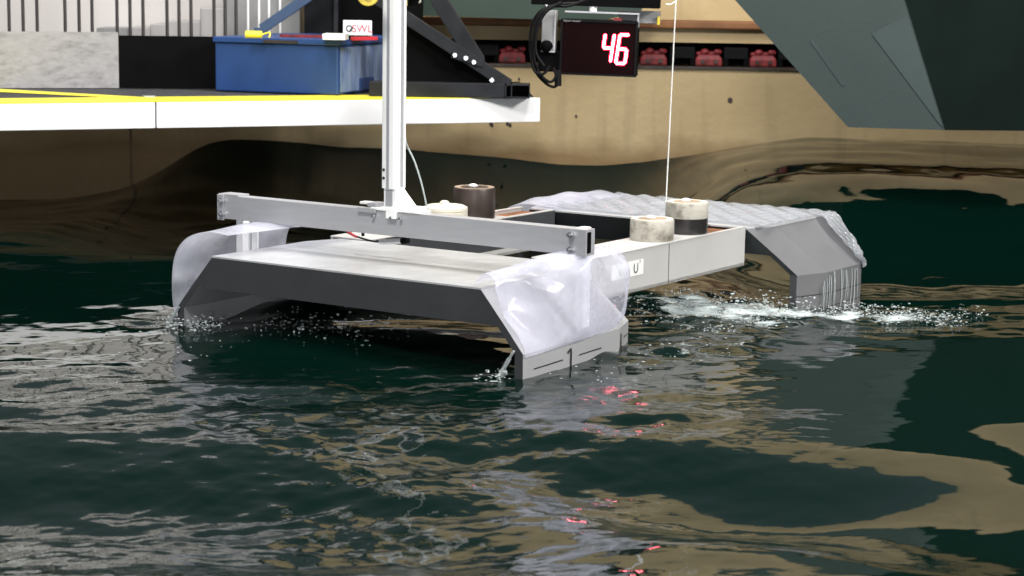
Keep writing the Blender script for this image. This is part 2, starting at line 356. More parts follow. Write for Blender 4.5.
# ------------------------------------------------------------------ WATER
prof_px = [(-260, 195), (-120, 200), (0, 200), (60, 199), (120, 190), (155, 175), (190, 150), (215, 139), (255, 138), (300, 141), (345, 147), (400, 149), (500, 157), (540, 163), (600, 165), (650, 161), (700, 153), (750, 144), (800, 138), (860, 139), (940, 141), (1024, 144), (1300, 150)]
_px = np.array([wy(*p).x for p in prof_px]); _pz = np.array([wy(*p).z for p in prof_px])
_gx = np.linspace(-5, 5, 1001); _gz = np.interp(_gx, _px, _pz); _kr = np.exp(-(np.arange(-30, 31) / 11.0) ** 2); _kr /= _kr.sum()
_px, _pz = _gx, np.convolve(np.pad(_gz, 30, mode='edge'), _kr, mode='valid')
def sstep(a, b, x): t = np.clip((x - a) / (b - a), 0, 1); return t * t * (3 - 2 * t)
def wave_set(n, lmin, lmax, slope, d0, spread, seed):
    g = np.random.default_rng(seed); out = []
    for i in range(n):
        lam = math.exp(g.uniform(math.log(lmin), math.log(lmax))); th = d0 + g.normal() * spread
        k = 2 * math.pi / lam; out.append((k * math.cos(th), k * math.sin(th), g.uniform(0, 6.283), slope * math.sqrt(2.0 / n) / k))
    return out
SWELL = wave_set(14, .45, 1.3, .12, math.pi / 2, .45, 4)
MIDW = wave_set(34, .16, .42, .10, math.pi / 2, .6, 5)
CHOP = wave_set(54, .032, .15, .17, math.pi / 2, .9, 9)
BOIL = wave_set(40, .07, .24, .30, 1.2, 1.6, 21)
def ws(S, x, y):
    z = np.zeros_like(x)
    for kx, ky, ph, a in S: z += a * np.sin(kx * x + ky * y + ph)
    return z
def blobm(x, y, cx, cy, rx, ry): return np.exp(-((x - cx) / rx) ** 2 - ((y - cy) / ry) ** 2)
def P2(a, b): v = M(a, b, 0); return v.x, v.y
ZL = {}
def masks(x, y):
    turb = 1.0 * blobm(x, y, .56, 5.45, .30, .42) + .9 * blobm(x, y, 1.02, 5.42, .28, .16) + .7 * blobm(x, y, -.82, 5.02, .14, .10) + .6 * blobm(x, y, -.52, 5.22, .25, .16) + .55 * blobm(x, y, .36, 4.72, .22, .18)
    wake = 1.0 * blobm(x, y, -.30, 3.6, .45, .75) + .25 * blobm(x, y, -.9, 4.0, .4, .5) + .75 * blobm(x, y, .25, 3.95, .35, .35)
    chop = .13 + np.clip(wake, 0, 1.2) * 1.25 + np.clip(turb, 0, 1) * 1.5
    chop *= 1 - .75 * sstep(.45, 1.0, x) * (1 - sstep(4.3, 4.9, y))
    return chop, np.clip(turb, 0, 1)
def water_h(x, y):
    x = np.asarray(x, float); y = np.asarray(y, float)
    rgt = sstep(.45, 1.1, x * 9.2 / np.maximum(y, 3) * .8)
    far = sstep(6.2, 9.1, y) * (1 - rgt) + sstep(6.4, 8.3, y) * rgt
    z = np.interp(x * 9.2 / np.maximum(y, 3), _px, _pz) * far
    chop, turb = masks(x, y)
    calm = .08 + .92 * (1 - sstep(3.3, 4.4, y)) + .25 * sstep(6.5, 8.5, y)
    smooth = 1 - .55 * sstep(.25, .8, x) * (1 - sstep(4.2, 4.8, y)) - .78 * sstep(3.9, 4.6, y) * (1 - sstep(5.8, 6.8, y)) * (1 - turb) + .25 * sstep(6.2, 7.5, y)
    z = z + ws(SWELL, x, y) * calm * (1 - .4 * far) + ws(MIDW, x, y) * (.30 + .5 * np.clip(chop, 0, 1)) * smooth * (1 - .25 * far) + ws(CHOP, x, y) * (chop * .55 * (1 - .6 * far) + .10 * sstep(6, 7.5, y))
    z = z + ws(BOIL, x, y) * turb
    mid = sstep(-1.75, -1.15, x) * (1 - sstep(.35, .95, x))
    sd = np.maximum(WALL_Y - y, 0) / .85
    z = z - .25 * sd * np.exp(1 - sd) * sstep(6.0, 7.2, y) * mid - .16 * np.exp(-((y - 6.75) / .75) ** 2) * sstep(.45, 1.0, x)
    z += -.03 * blobm(x, y, *P2(.55, 1.55), .55, .55) + .045 * blobm(x, y, -.50, 5.15, .20, .14) + .03 * blobm(x, y, *P2(.0, .2), .45, .2) - .0 * far
    return z
def build_water():
    NX, NY = 1050, 560
    t = np.linspace(0, 1, NY); ys = 1.0 / (1 / 2.05 + t * (1 / WALL_Y - 1 / 2.05))
    u = np.linspace(-1, 1, NX)
    Y = np.repeat(ys[:, None], NX, 1); X = u[None, :] * (.75 + .31 * Y)
    Z = water_h(X, Y); chop, turb = masks(X, Y)
    co = np.stack([X, Y, Z], -1).reshape(-1, 3)
    me = bpy.data.meshes.new('water_surface'); me.vertices.add(NX * NY); me.vertices.foreach_set('co', co.ravel())
    i = (np.arange(NY - 1)[:, None] * NX + np.arange(NX - 1)[None, :]).ravel()
    q = np.stack([i, i + 1, i + NX + 1, i + NX], -1).astype(np.int32)
    me.loops.add(q.size); me.loops.foreach_set('vertex_index', q.ravel())
    me.polygons.add(len(q)); me.polygons.foreach_set('loop_start', np.arange(0, q.size, 4, dtype=np.int32)); 
    me.polygons.foreach_set('use_smooth', np.ones(len(q), bool))
    at = me.attributes.new('chop', 'FLOAT', 'POINT'); at.data.foreach_set('value', np.clip(chop, 0, 1).ravel().astype(np.float32))
    at = me.attributes.new('foam', 'FLOAT', 'POINT'); at.data.foreach_set('value', np.clip(turb, 0, 1).ravel().astype(np.float32))
    me.update(calc_edges=True); me.validate()
    me.materials.append(MT['water']); o = bpy.data.objects.new('water_surface', me); COL.objects.link(o)
    tag(o, 'dark green rippling tank water reflecting the wall and the model', 'water', kind='stuff')
build_water()
def wz(x, y): return float(water_h(np.array([x]), np.array([y]))[0])

# ================================================================== PLATFORM MODEL
H, FZ, DB, LB = .194, .056, .112, 1.83
pm = pthing('platform_model', 'light grey floating twin-hull platform model with flared legs and aluminium crossbar', 'platform model', 0, 0, 0)
def hull(far):
    S = (lambda b: LB - b) if far else (lambda b: b)
    k1, k2 = (.36, .46) if not far else (.355, .46)      # deck knuckle, inner end
    f1, f2 = (.42, .535) if not far else (.235, .345)    # the same at the fold
    def P(a, b, z): return Vector((a, S(b), z))
    tt = (H - DB) / (H - FZ)
    top = [P(-.4, 0, H), P(.4, 0, H), P(.4, k1, H), P(.363, k2, H), P(-.363, k2, H), P(-.4, k1, H)]
    mx = lambda p, q: p + (q - p) * tt
    lam = 1.12; ix, iy = .515 - .037 * lam, f1 + (k2 - k1) * lam
    fold = [P(-.515, 0, FZ), P(.515, 0, FZ), P(.515, f1, FZ), P(ix, iy, FZ), P(-ix, iy, FZ), P(-.515, f1, FZ)]
    bot = [mx(p, q) for p, q in zip(top, fold)]
    for v in bot: v.z = DB
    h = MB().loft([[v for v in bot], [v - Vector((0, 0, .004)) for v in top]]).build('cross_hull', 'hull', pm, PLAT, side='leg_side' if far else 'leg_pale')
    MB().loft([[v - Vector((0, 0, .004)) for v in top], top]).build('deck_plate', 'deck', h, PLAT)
    for s in (-1, 1):
        idx = (1, 2, 3) if s > 0 else (0, 5, 4)
        outs = [[bot[i] for i in idx], [fold[i] for i in idx], [Vector((fold[i].x, fold[i].y, -.28)) for i in idx]]
        t = .022
        def inner(r): return [r[0] - Vector((s * t, 0, 0)), r[1] - Vector((s * t, 0, 0)), r[2] - Vector((s * t, 0, 0))]
        rings = []
        for r in outs: i3 = inner(r); rings.append([r[0], r[1], r[2], i3[2], i3[1], i3[0]])
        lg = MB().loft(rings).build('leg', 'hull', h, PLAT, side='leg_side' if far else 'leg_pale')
        # draught line and figures on the leg side
        if s > 0:
            e = .0015
            class _L:
                def add(self, v, f, name='draught_line'): MB().add(v, f).build(name, 'line', lg, PLAT)
            ln = _L()
            if not far:
                zl = .022; A = .515 + e
                def strip(b0, z0, b1, z1, w):
                    d = Vector((0, b1 - b0, z1 - z0)).normalized(); n = Vector((0, -d.z, d.y)) * w / 2
                    p, q = Vector((A, b0, z0)), Vector((A, b1, z1)); ln.add([p - n, q - n, q + n, p + n], [(0, 1, 2, 3)])
                strip(.045, zl - .005, .165, zl - .003, .003); strip(.235, zl - .002, .335, zl, .003)
                strip(.20, zl - .024, .20, zl + .018, .007); strip(.185, zl + .010, .20, zl + .018, .006)
                p0, p1 = fold[2], fold[3]
                def K(t, z): v = p0 + (p1 - p0) * t; return Vector((v.x + .002, v.y + .002, z))
                def ks(t0, z0, t1, z1, w=.004): ln.add([K(t0, z0 - w / 2), K(t1, z1 - w / 2), K(t1, z1 + w / 2), K(t0, z0 + w / 2)], [(0, 1, 2, 3)])
                ln.add([K(.10, zl + .020), K(.18, zl + .020), K(.12, zl - .016), K(.03, zl - .016)], [(0, 1, 2, 3)])
                ks(.0, zl - .016, .22, zl - .012); ks(.42, zl + .004, .85, zl + .006, .003)
            else:
                A = .515 + e
                for z in (-.005, -.045): ln.add([(A, S(0.0), z - .0012), (A, S(f1), z - .0012), (A, S(f1), z + .0012), (A, S(0), z + .0012)], [(0, 1, 2, 3)])
                p0, p1 = fold[2], fold[3]
                for z in (-.005, -.045):
                    q = [Vector((p.x + e, p.y - e, z + dz)) for p, dz in ((p0, -.0012), (p1, -.0012), (p1, .0012), (p0, .0012))]; ln.add(q, [(0, 1, 2, 3)])
    return h
near_h = hull(False); far_h = hull(True)
def beam(s):
    ai, ao = (.235, .361) if s > 0 else (.272, .398); b0, b1 = .462, 1.368; zb = .088; t = .008
    bm = MB().box((s * ao - (t if s > 0 else 0), b0, zb), (s * ao + (0 if s > 0 else t), b1, H)) \
        .box((s * ai - (0 if s > 0 else t), b0, zb), (s * ai + (t if s > 0 else 0), b1, zb + .02))
    lo, hi = sorted((s * ai, s * ao)); bm.box((lo, b0, zb), (hi, b1, zb + t))
    o = bm.build('side_beam', 'beam', pm, PLAT)
    MB().box((s * ai - (0 if s > 0 else t), b0, zb + .02), (s * ai + (t if s > 0 else 0), b1, H - .001)).build('inner_plate', 'hull', o, PLAT)
    MB().box((lo + t, b0, H - .016), (hi - t, b1, H - .010)).build('rust_tray', 'rust', o, PLAT)
    cov = (1.16 if s > 0 else 1.12)
    MB().box((lo - .002, b0, H + .0005), (hi + .002, cov, H + .0045)).build('cover_plate', 'beam', o, PLAT, bevel=.001)
    for q in (lo, hi - .014): MB().box((q, cov, H + .0005), (q + .014, b1, H + .003)).build('flange', 'beam', o, PLAT)
    if s > 0:
        MB().hexa([(ao - .02, 1.30, zb), (ao - .002, 1.30, zb), (ao - .002, b1, zb), (ao - .02, b1, zb)], [(ao - .02, b1 - .012, H), (ao + .001, b1 - .012, H), (ao + .001, b1, H), (ao - .02, b1, H)]).build('end_gusset', 'beam', o, PLAT)
        zc = .150
        st = MB().add([(ao + .001, .635, zc - .020), (ao + .001, .795, zc - .020), (ao + .001, .795, zc + .020), (ao + .001, .635, zc + .020)], [(0, 1, 2, 3)]).build('sticker', 'white', o, PLAT)
        for g_, off, dz in (('n', -.040, 0), ('.', -.016, 0), ("'", .002, -.012), ('U', .036, 0), ("'", .056, .006)):
            vs, fs = text_mesh(g_, .036)
            MB().add([(ao + .0018, .720 + v.x + off, zc + v.y - .002 + dz) for v in vs], fs).build('sticker_glyph', 'line', o, PLAT)
        for b in (.93,):  MB().box((ao, b - .001, zb), (ao + .0008, b + .001, H)).build('seam', 'line', o, PLAT)
    return o
rb = beam(1); lb = beam(-1)

# crossbar with end plates, posts and bolts
ZB0, ZB1, BB = .257, .317, .20
cb = MB().box((-.556, BB, ZB0), (.545, BB + .005, ZB1)).box((-.556, BB + .005, ZB1 - .004), (.545, BB + .038, ZB1)).box((-.556, BB + .005, ZB0), (.545, BB + .03, ZB0 + .004)).build('crossbar', 'alu', pm, PLAT, bevel=.0008)
MB().box((-.556, BB - .006, ZB0 - .004), (-.536, BB + .0, ZB1 + .002)).box((-.556, BB + .0, ZB1 - .001), (-.49, BB + .044, ZB1 + .004)).build('end_plate', 'alu', cb, PLAT, bevel=.001)
# hollow end on the other side: outer wall, inner wall, dark bore and post
MB().box((.545, BB - .001, ZB0), (.550, BB + .038, ZB1)).build('end_plate', 'alu', cb, PLAT)
MB().box((.5495, BB + .005, ZB0 + .006), (.5515, BB + .02, ZB1 - .006)).build('bore', 'black', cb, PLAT)
for s in (-1, 1):
    x = .527 if s > 0 else -.500
    MB().box((x - .018, BB + .024, (.085 if s > 0 else .075)), (x + .004, BB + .054, (ZB1 + .001 if s > 0 else ZB0))).build('post', 'alu_white', cb, PLAT, bevel=.001)
    if s < 0: MB().box((x + .012, BB + .05, .10), (x + .03, BB + .056, ZB0)).build('post', 'alu_white', cb, PLAT)
    for z in (ZB0 + .013, ZB1 - .013):
        xx = s * (.512 if s > 0 else .540)
        hb = MB().cyl((xx, BB - .010, z), (xx, BB, z), .0075, 6).build('bolt', 'steel', cb, PLAT); MB().cyl((xx, BB - .018, z), (xx, BB - .010, z), .004, 8).build('bolt_end', 'steel', cb, PLAT)

# ------------------------------------------------------------------ mast
ms = pthing('towing_mast', 'tall white aluminium mast standing on the crossbar', 'mast', -.004, BB + .02, ZB1)
def mbox(x0, x1, y0, y1, z0, z1, n, m, bev=.001, par=ms): return MB().box((x0, BB + .02 + y0, z0), (x1, BB + .02 + y1, z1)).build(n, m, par, PLAT, bevel=bev)
col_ = MB()
R_ = .030
poly = []
for cx, cy, a0 in ((1, 1, 0), (-1, 1, 90), (-1, -1, 180), (1, -1, 270)):
    for k in range(5):
        a = math.radians(a0 + 22.5 * k); poly.append((-.010 + cx * .0125 + .011 * math.cos(a), BB + .02 + cy * .0125 + .011 * math.sin(a), ZB1 + .055))
col_.prism(poly, (0, 0, 1.5)).build('column', 'alu_white', ms, PLAT, smooth=True)
mbox(.0130, .0142, -.006, .006, ZB1 + .055, 1.8, 'groove', 'alu', 0)
mbox(-.015, -.007, -.0245, -.0232, ZB1 + .055, 1.8, 'groove', 'alu', 0)
mbox(-.026, .010, -.018, .018, ZB1 + .004, ZB1 + .058, 'foot', 'alu_white')
mbox(-.020, .000, -.0195, -.0175, ZB1 + .012, ZB1 + .052, 'foot_window', 'alu', 0)
MB().prism([(.010, BB + .015, ZB1 + .006), (.058, BB + .015, ZB1 + .006), (.058, BB + .015, ZB1 + .016), (.018, BB + .015, ZB1 + .058), (.010, BB + .015, ZB1 + .058)], (0, .006, 0)).build('gusset', 'alu_white', ms, PLAT)
mbox(-.062, .085, -.024, .024, ZB1 + .0005, ZB1 + .006, 'base_plate', 'alu_white')
mbox(-.010, .018, -.032, -.02, ZB1 - .016, ZB1 + .008, 'clamp_block', 'alu_white')
mbox(.040, .075, -.02, .02, ZB1 + .006, ZB1 + .014, 'clamp_block', 'alu_white')
mbox(-.075, -.05, -.02, .02, ZB1 + .006, ZB1 + .016, 'load_cell', 'alu')
mbox(-.105, -.075, -.012, .012, ZB1 + .010, ZB1 + .016, 'load_cell', 'white')
mbox(-.100, -.045, -.030, -.021, ZB1 - .006, ZB1 + .004, 'clamp_block', 'alu')
for x, z in ((-.022, ZB1 + .100), (-.022, ZB1 + .080)): MB().cyl((x, BB - .003, z), (x, BB - .006, z), .0035, 8).build('bolt', 'weight_brown', ms, PLAT)
for x in (-.052, .004, .030): MB().cyl((x, BB - .012, ZB1 - .014), (x, BB - .004, ZB1 - .014), .004, 6).build('bolt', 'steel', ms, PLAT)

# sensor cable hanging along the mast
c0 = [(.034, .24, .66), (.036, .235, .56), (.045, .23, .50), (.058, .225, .44), (.066, .222, .37), (.069, .220, ZB1 + .004)]
def px_on(px, py, a=None, b=None):
    d = ray(px, py); inv = PLAT.inverted(); o = inv @ CPOS; dl = inv.to_3x3() @ d
    t = ((b - o.y) / dl.y) if b is not None else ((a - o.x) / dl.x)
    return o + dl * t
cp = [px_on(x, y, b=.262) for x, y in ((404, 120), (406, 142), (414, 160), (420, 178), (425, 198), (427, 210))]
tag(MB().tube(cp, .0022, 6).build('signal_cable', 'cable_grey', None, PLAT, smooth=True), 'thin grey cable drooping from the mast to the crossbar', 'cable')
t = pthing('sensor_lead', 'black sensor lead with red sleeve and silver connector lying under the crossbar', 'sensor lead', -.05, .26, H)
MB().tube([px_on(x, y, b=.255) for x, y in ((338, 229), (346, 232), (358, 237), (372, 241), (382, 242))], .0026, 6).build('lead', 'cable', t, PLAT, smooth=True)
MB().tube([px_on(x, y, b=.253) for x, y in ((348, 232), (353, 235), (357, 237))], .0034, 6).build('sleeve', 'red_wire', t, PLAT, smooth=True)
MB().cyl(px_on(380, 242, b=.255), px_on(402, 241, b=.255), .0065, 10).build('connector', 'steel', t, PLAT, smooth=True)
MB().cyl(px_on(402, 241, b=.255), px_on(408, 240, b=.255), .0085, 8).build('coupling_nut', 'black', t, PLAT, smooth=True)
MB().cyl(px_on(363, 231, b=.255), px_on(363, 236, b=.255), .004, 8).build('stud', 'black', t, PLAT)

# ------------------------------------------------------------------ ballast weights
def weight(a, b, z, r, h, m, label, lid, split=None, domed=False):
    t = pthing('ballast_weight', label, 'weight', a, b, z)
    P = MB()
    if domed: prof = [(r * .98, 0), (r, .004), (r, h * .62), (r * .96, h * .64), (r, h * .68), (r * .99, h * .86), (r * .80, h * .97), (r * .4, h)]
    else: prof = [(r * .98, 0), (r, .003), (r, h - .003), (r * .98, h)]
    if split:
        MB().lathe((a, b, z), [(r * .98, 0), (r, .003), (r, split)]).build('lower_disc', 'weight_black', t, PLAT, smooth=True)
        MB().lathe((a, b, z), [(r, split), (r * 1.01, split + .002), (r * 1.01, h - .003), (r * .99, h)]).build('upper_disc', m, t, PLAT, smooth=True)
    else: P.lathe((a, b, z), prof, 40).build('body', m, t, PLAT, smooth=True)
    if lid:
        MB().lathe((a, b, z + h), [(r * .93, -.002), (r * .95, .0025), (r * .72, .0025), (r * .70, .0005)], 40).build('rim', lid, t, PLAT, smooth=True)
        MB().lathe((a, b, z + h), [(r * .66, -.002), (r * .64, .003), (r * .3, .004)], 32).build('top_plate', 'weight_rim' if lid == 'cream' else 'weight_brown', t, PLAT, smooth=True)
    e = MB().lathe((a - .004, b, z + h), [(r * .22, 0), (r * .22, .006), (r * .14, .010), (r * .05, .011)], 14); e.build('eye_stub', 'white' if not domed else 'cream', t, PLAT, smooth=True)
    return t
WT = H + .0048
weight(.300, .945, WT, .0585, .054, 'weight_white', 'short chipped white disc weight standing on the beam beside the taller dark one', 'cream')
weight(.300, 1.135, WT, .0580, .083, 'weight_white', 'taller weight with white upper disc and wet black base on the beam', 'cream', split=.042)
weight(-.335, 1.035, WT, .0600, .086, 'weight_brown', 'tall bare brown steel cylinder weight behind the crossbar', 'weight_rim')
weight(-.335, .895, WT, .0620, .050, 'cream', 'cream painted domed weight behind the crossbar next to the brown cylinder', None, domed=True)

# ------------------------------------------------------------------ plastic film
def sheet(name, m, fn, nu, nv, label, cat='plastic film', group=None):
    b = MB(); vs = [fn(i / (nu - 1), j / (nv - 1)) for j in range(nv) for i in range(nu)]
    b.add(vs, [(j * nu + i, j * nu + i + 1, (j + 1) * nu + i + 1, (j + 1) * nu + i) for j in range(nv - 1) for i in range(nu - 1)])
    o = b.build(name, m, None, PLAT, smooth=True)
    sd = o.modifiers.new('thickness', 'SOLIDIFY'); sd.thickness = .0006
    return tag(o, label, cat, group)
def poly_at(pts, t):
    n = len(pts) - 1; k = min(int(t * n), n - 1); u = t * n - k
    a = Vector(pts[max(k - 1, 0)]); b = Vector(pts[k]); c = Vector(pts[k + 1]); d = Vector(pts[min(k + 2, n)])
    return .5 * ((2 * b) + (c - a) * u + (2 * a - 5 * b + 4 * c - d) * u * u + (3 * b - a - 3 * c + d) * u ** 3)
# wrinkled sheet round the leg with the draught figures
def film_r(u, v):
    b = -.004 + u * .49
    F0 = [(.519, .050), (.508, .072), (.480, .118), (.455, .165), (.440, .200), (.425, .222), (.405, .228), (.385, .205)]
    F1 = [(.521, .057), (.537, .085), (.550, .145), (.552, .205), (.540, .247), (.508, .268), (.455, .255), (.405, .205)]
    F2 = [(.500, .060), (.525, .085), (.538, .145), (.535, .200), (.512, .232), (.475, .240), (.435, .225), (.405, .202)]
    if u < .5: w = u / .5; w = w * w * (3 - 2 * w); p = poly_at(F0, v) * (1 - w) + poly_at(F1, v) * w
    else: w = (u - .5) / .5; p = poly_at(F1, v) * (1 - w) + poly_at(F2, v) * w
    if u > .75: p = Vector((p[0] - .05 * ((u - .75) / .25) ** 2, p[1]))
    k = math.sin(v * 3.1416)
    tri = lambda t: abs((t % 1) * 2 - 1)
    wr = (.010 * (tri(u * 3.2 + v * .9) - .5) + .007 * (tri(u * 2.1 - v * 2.3 + .3) - .5) + .004 * (tri(v * 4.3 + u * 5) - .5)) * k
    return (p[0] + wr + .004, b + .006 * math.sin(v * 11) * (1 - u) , p[1] + .5 * wr)
sheet('plastic_wrap', 'film', film_r, 90, 90, 'wrinkled clear plastic film wrapped over the leg that carries draught figures')
def film_l(u, v):
    b = -.004 + u * .46
    F0 = [(-.519, .030), (-.530, .075), (-.532, .130), (-.522, .180), (-.497, .218), (-.458, .244), (-.405, .255), (-.345, .25)]
    F1 = [(-.525, .060), (-.540, .105), (-.545, .155), (-.535, .205), (-.500, .243), (-.440, .262), (-.370, .262), (-.30, .25)]
    p = poly_at(F0, v) * (1 - u) + poly_at(F1, v) * u
    wr = .004 * math.sin(u * 9 + v * 6) * math.sin(v * 3.14)
    return (p[0] + wr, b, p[1] + wr)
sheet('plastic_wrap', 'film_thin', film_l, 30, 36, 'smooth clear plastic film curving up over the splashing leg beside the silver bolts')
def film_f(u, v):
    b = 1.36 + u * .46
    F0 = [(-.47, .13), (-.455, .165), (-.43, .195), (-.39, .208), (-.33, .204), (-.26, .200)]
    p = poly_at(F0, v); wr = .003 * math.sin(u * 15 + v * 9)
    return (p[0], b, p[1] + wr + .022 * math.sin(u * 3.14) * (1 - v))
sheet('plastic_wrap', 'film_thin', film_f, 24, 20, 'low clear plastic film hugging the far deck end behind the brown weight')

# ================================================================== WALKWAY
WZ0, WZ1 = .34, .43
wl, wr_ = at_z(0, 131, WZ0), at_z(540, 122, WZ0)
e1 = (wr_ - wl); e1.z = 0; e1.normalize(); e2 = Vector((-e1.y, e1.x, 0))
wrot = math.atan2(e1.y, e1.x)
WF = Matrix.Translation((wr_.x, wr_.y, 0)) @ Matrix.Rotation(wrot, 4, 'Z')       # x<=0 along the edge, y away
wk = thing('carriage_walkway', 'white edged walkway with dark grating and yellow stripes above the water', 'walkway', (wr_.x, wr_.y, WZ0), wrot)
seam_x = (WF.inverted() @ at_z(155, 128, WZ0)).x
MB().box((seam_x + .003, 0, WZ0), (0, .05, WZ1)).build('edge_profile', 'walk_edge', wk, WF, bevel=.003)
MB().box((-4.2, 0, WZ0), (seam_x - .003, .05, WZ1)).build('edge_profile', 'walk_edge', wk, WF, bevel=.003)
iw = WF.inverted(); bl_, br_ = iw @ Vector((-2.2, 8.74, 0)), iw @ Vector((.02, 8.74, 0))
MB().prism([(-4.2, .05, WZ0 + .02), (0, .05, WZ0 + .02), (br_.x, br_.y, WZ0 + .02), (bl_.x, bl_.y, WZ0 + .02), (-4.2, 2.2, WZ0 + .02)], (0, 0, WZ1 - .024 - WZ0)).build('deck_panel', 'black_steel', wk, WF)
gr = MB()
for i in range(24): gr.box((-4.2, .19 + i * .029, WZ1 - .004), (-.25, .203 + i * .029, WZ1 + .001))
tag(gr.build('grating_bar', 'grating', wk, WF), kind='stuff')
MB().prism([(-4.2, .004, WZ1 + .0012), (-.06, .004, WZ1 + .0012), (-.30, .25, WZ1 + .0012), (-4.2, .30, WZ1 + .0012)], (0, 0, .002)).build('yellow_stripe', 'yellow', wk, WF)
ly = [WF.inverted() @ at_z(x, y, WZ1) for x, y in ((-60, 86.5), (150, 98.5), (120, 98.8), (-60, 90))]
MB().prism([(p.x, p.y, WZ1 + .0032) for p in ly], (0, 0, .001)).build('yellow_stripe', 'yellow', wk, WF)
q = WF.inverted() @ at_z(149, 98, WZ1)
MB().box((q.x - .02, q.y - .015, WZ1 + .003), (q.x + .02, q.y + .02, WZ1 + .008)).build('patch', 'alu', wk, WF)
for px in (492, 510):
    p = WF.inverted() @ at_z(px, 122.6, WZ0); MB().cyl((p.x, .02, WZ0 - .014), (p.x, .02, WZ0), .006, 8).build('bolt', 'weight_brown', wk, WF)

# kick panels
def upright(px0, y0, px1, y1, h, name, label, cat, m, th=.012):
    a, b = at_z(px0, y0, WZ1 + .0045), at_z(px1, y1, WZ1 + .0045)
    o = MB().prism([a, b, b + Vector((0, 0, h)), a + Vector((0, 0, h))], e2 * th).build(name, m)
    return tag(o, label, cat)
upright(-140, 88, 119, 88, .212, 'zinc_sheet', 'scratched mottled light grey sheet standing upright on the walkway', 'panel', 'mottled')
upright(120, 88, 217, 89, .200, 'kick_board', 'plain black board standing upright between the grey sheet and blue box', 'panel', 'black')
# bars
bs = thing('bar_screen', 'row of thin dark vertical bars in threes before the pale wall', 'railing', (at_y(120, 40, 8.0).x, 8.0, WZ1))
for px in (-33, -20, -6, 9, 23, 37, 65, 79, 92, 117, 130, 143, 167, 179, 191, 214, 225, 236):
    c = at_y(px, 15, 8.0); MB().cyl((c.x, 8.0, WZ1), (c.x, 8.0, 1.5), .0068, 8).build('bar', 'bar_dark', bs, smooth=True)
c0_, c1_ = at_y(-40, 60, 8.0).x, at_y(242, 60, 8.0).x
MB().box((c0_, 7.985, WZ1), (c1_, 8.015, WZ1 + .04)).build('bottom_rail', 'bar_dark', bs)
bw = thing('white_bar_rack', 'pale thin uprights beside the blue strut above the blue box', 'railing', (at_y(260, 40, 8.2).x, 8.2, WZ1))
for px in (248, 259, 269, 280): c = at_y(px, 15, 8.2); MB().cyl((c.x, 8.2, WZ1), (c.x, 8.2, 1.5), .005, 8).build('bar', 'white', bw, smooth=True)
MB().box((at_y(246, 0, 8.2).x, 8.19, WZ1), (at_y(282, 0, 8.2).x, 8.21, WZ1 + .03)).build('bottom_rail', 'white', bw)
# stepped grey cabinet behind the bars
sc = thing('stepped_cabinet', 'grey stepped cabinet seen through the dark bars', 'cabinet', (at_y(160, 60, 8.5).x, 8.5, WZ1))
for n_, (p0, p1, yt) in enumerate(((128, 150, 27), (150, 166, 24), (166, 200, 21), (200, 226, 8), (226, 300, -40))):
    a, b = at_y(p0, yt, 8.45), at_y(p1, yt, 8.45); MB().box((a.x, 8.45, WZ1), (b.x, 8.7, a.z)).build('step', 'grey_box' if n_ > 3 else mat('light_grey_cabinet', (.38, .365, .36), .5, var=.08), sc, bevel=.004)
a, b = at_y(96, 28, 8.45), at_y(128, 31, 8.45); MB().box((a.x, 8.46, WZ1), (b.x, 8.7, a.z)).build('step', 'grey_box', sc)

# blue box
bc = at_z(338, 95.3, WZ1 + .0045)
BF = Matrix.Translation(bc) @ Matrix.Rotation(math.radians(-19), 4, 'Z')     # -x along left face, +y along right face
bx = thing('blue_crate', 'blue plastic chest with scuffed side and lid standing on the walkway', 'chest', bc, math.radians(-19))
bl = .508; bh = .205
MB().box((-bl, 0, 0), (0, .62, bh - .022)).build('body', 'blue', bx, BF, bevel=.006)
MB().box((-bl - .006, -.008, bh - .022), (.008, .628, bh)).build('lid', 'blue', bx, BF, bevel=.004)
MB().box((.0, .02, .01), (.0025, .55, bh - .03)).build('scuffed_tape', 'scuff', bx, BF)
MB().box((-.30, -.010, bh - .018), (-.16, -.007, bh - .008)).build('label_strip', 'weight_brown', bx, BF)
MB().box((.001, .19, .012), (.004, .33, .055)).build('lower_patch', 'blue', bx, BF)
LT = bh + bc.z
def onlid(px, py): p = at_z(px, py, LT); return p
# sign
sp = at_z(357.5, 35.5, LT + .001); sg = thing('sign_board', 'small white sign with round logo and red letters on the blue chest', 'sign', sp)
k_ = sp.y / FPX
SF = Matrix.Translation(sp) @ Matrix.Rotation(.06, 4, 'Z')
MB().box((-14.2 * k_, 0, 0), (14.2 * k_, .004, 15.0 * k_)).build('board', 'white', sg, SF)
vs_, fs_ = text_mesh('SWL', 10.4 * k_)
MB().add([(v.x + 4.6 * k_, -.001, v.y + 6.4 * k_) for v in vs_], fs_).build('lettering', 'red_wire', sg, SF)
ring = MB(); n = 20; vv = []
for i in range(n):
    a = 6.28318 * i / n; vv += [((-8.2 + 3.4 * math.cos(a)) * k_, -.001, (6.8 + 3.4 * math.sin(a)) * k_), ((-8.2 + 2.2 * math.cos(a)) * k_, -.001, (6.8 + 2.2 * math.sin(a)) * k_)]
ring.add(vv, [(2 * i, 2 * ((i + 1) % n), 2 * ((i + 1) % n) + 1, 2 * i + 1) for i in range(n)])
ring.add([((-8.2 + x) * k_, -.0014, (6.8 + z) * k_) for x, z in ((-1.2, -3.6), (.2, -3.6), (3.8, .8), (2.6, 1.4))], [(0, 1, 2, 3)])
ring.build('logo', 'line', sg, SF)
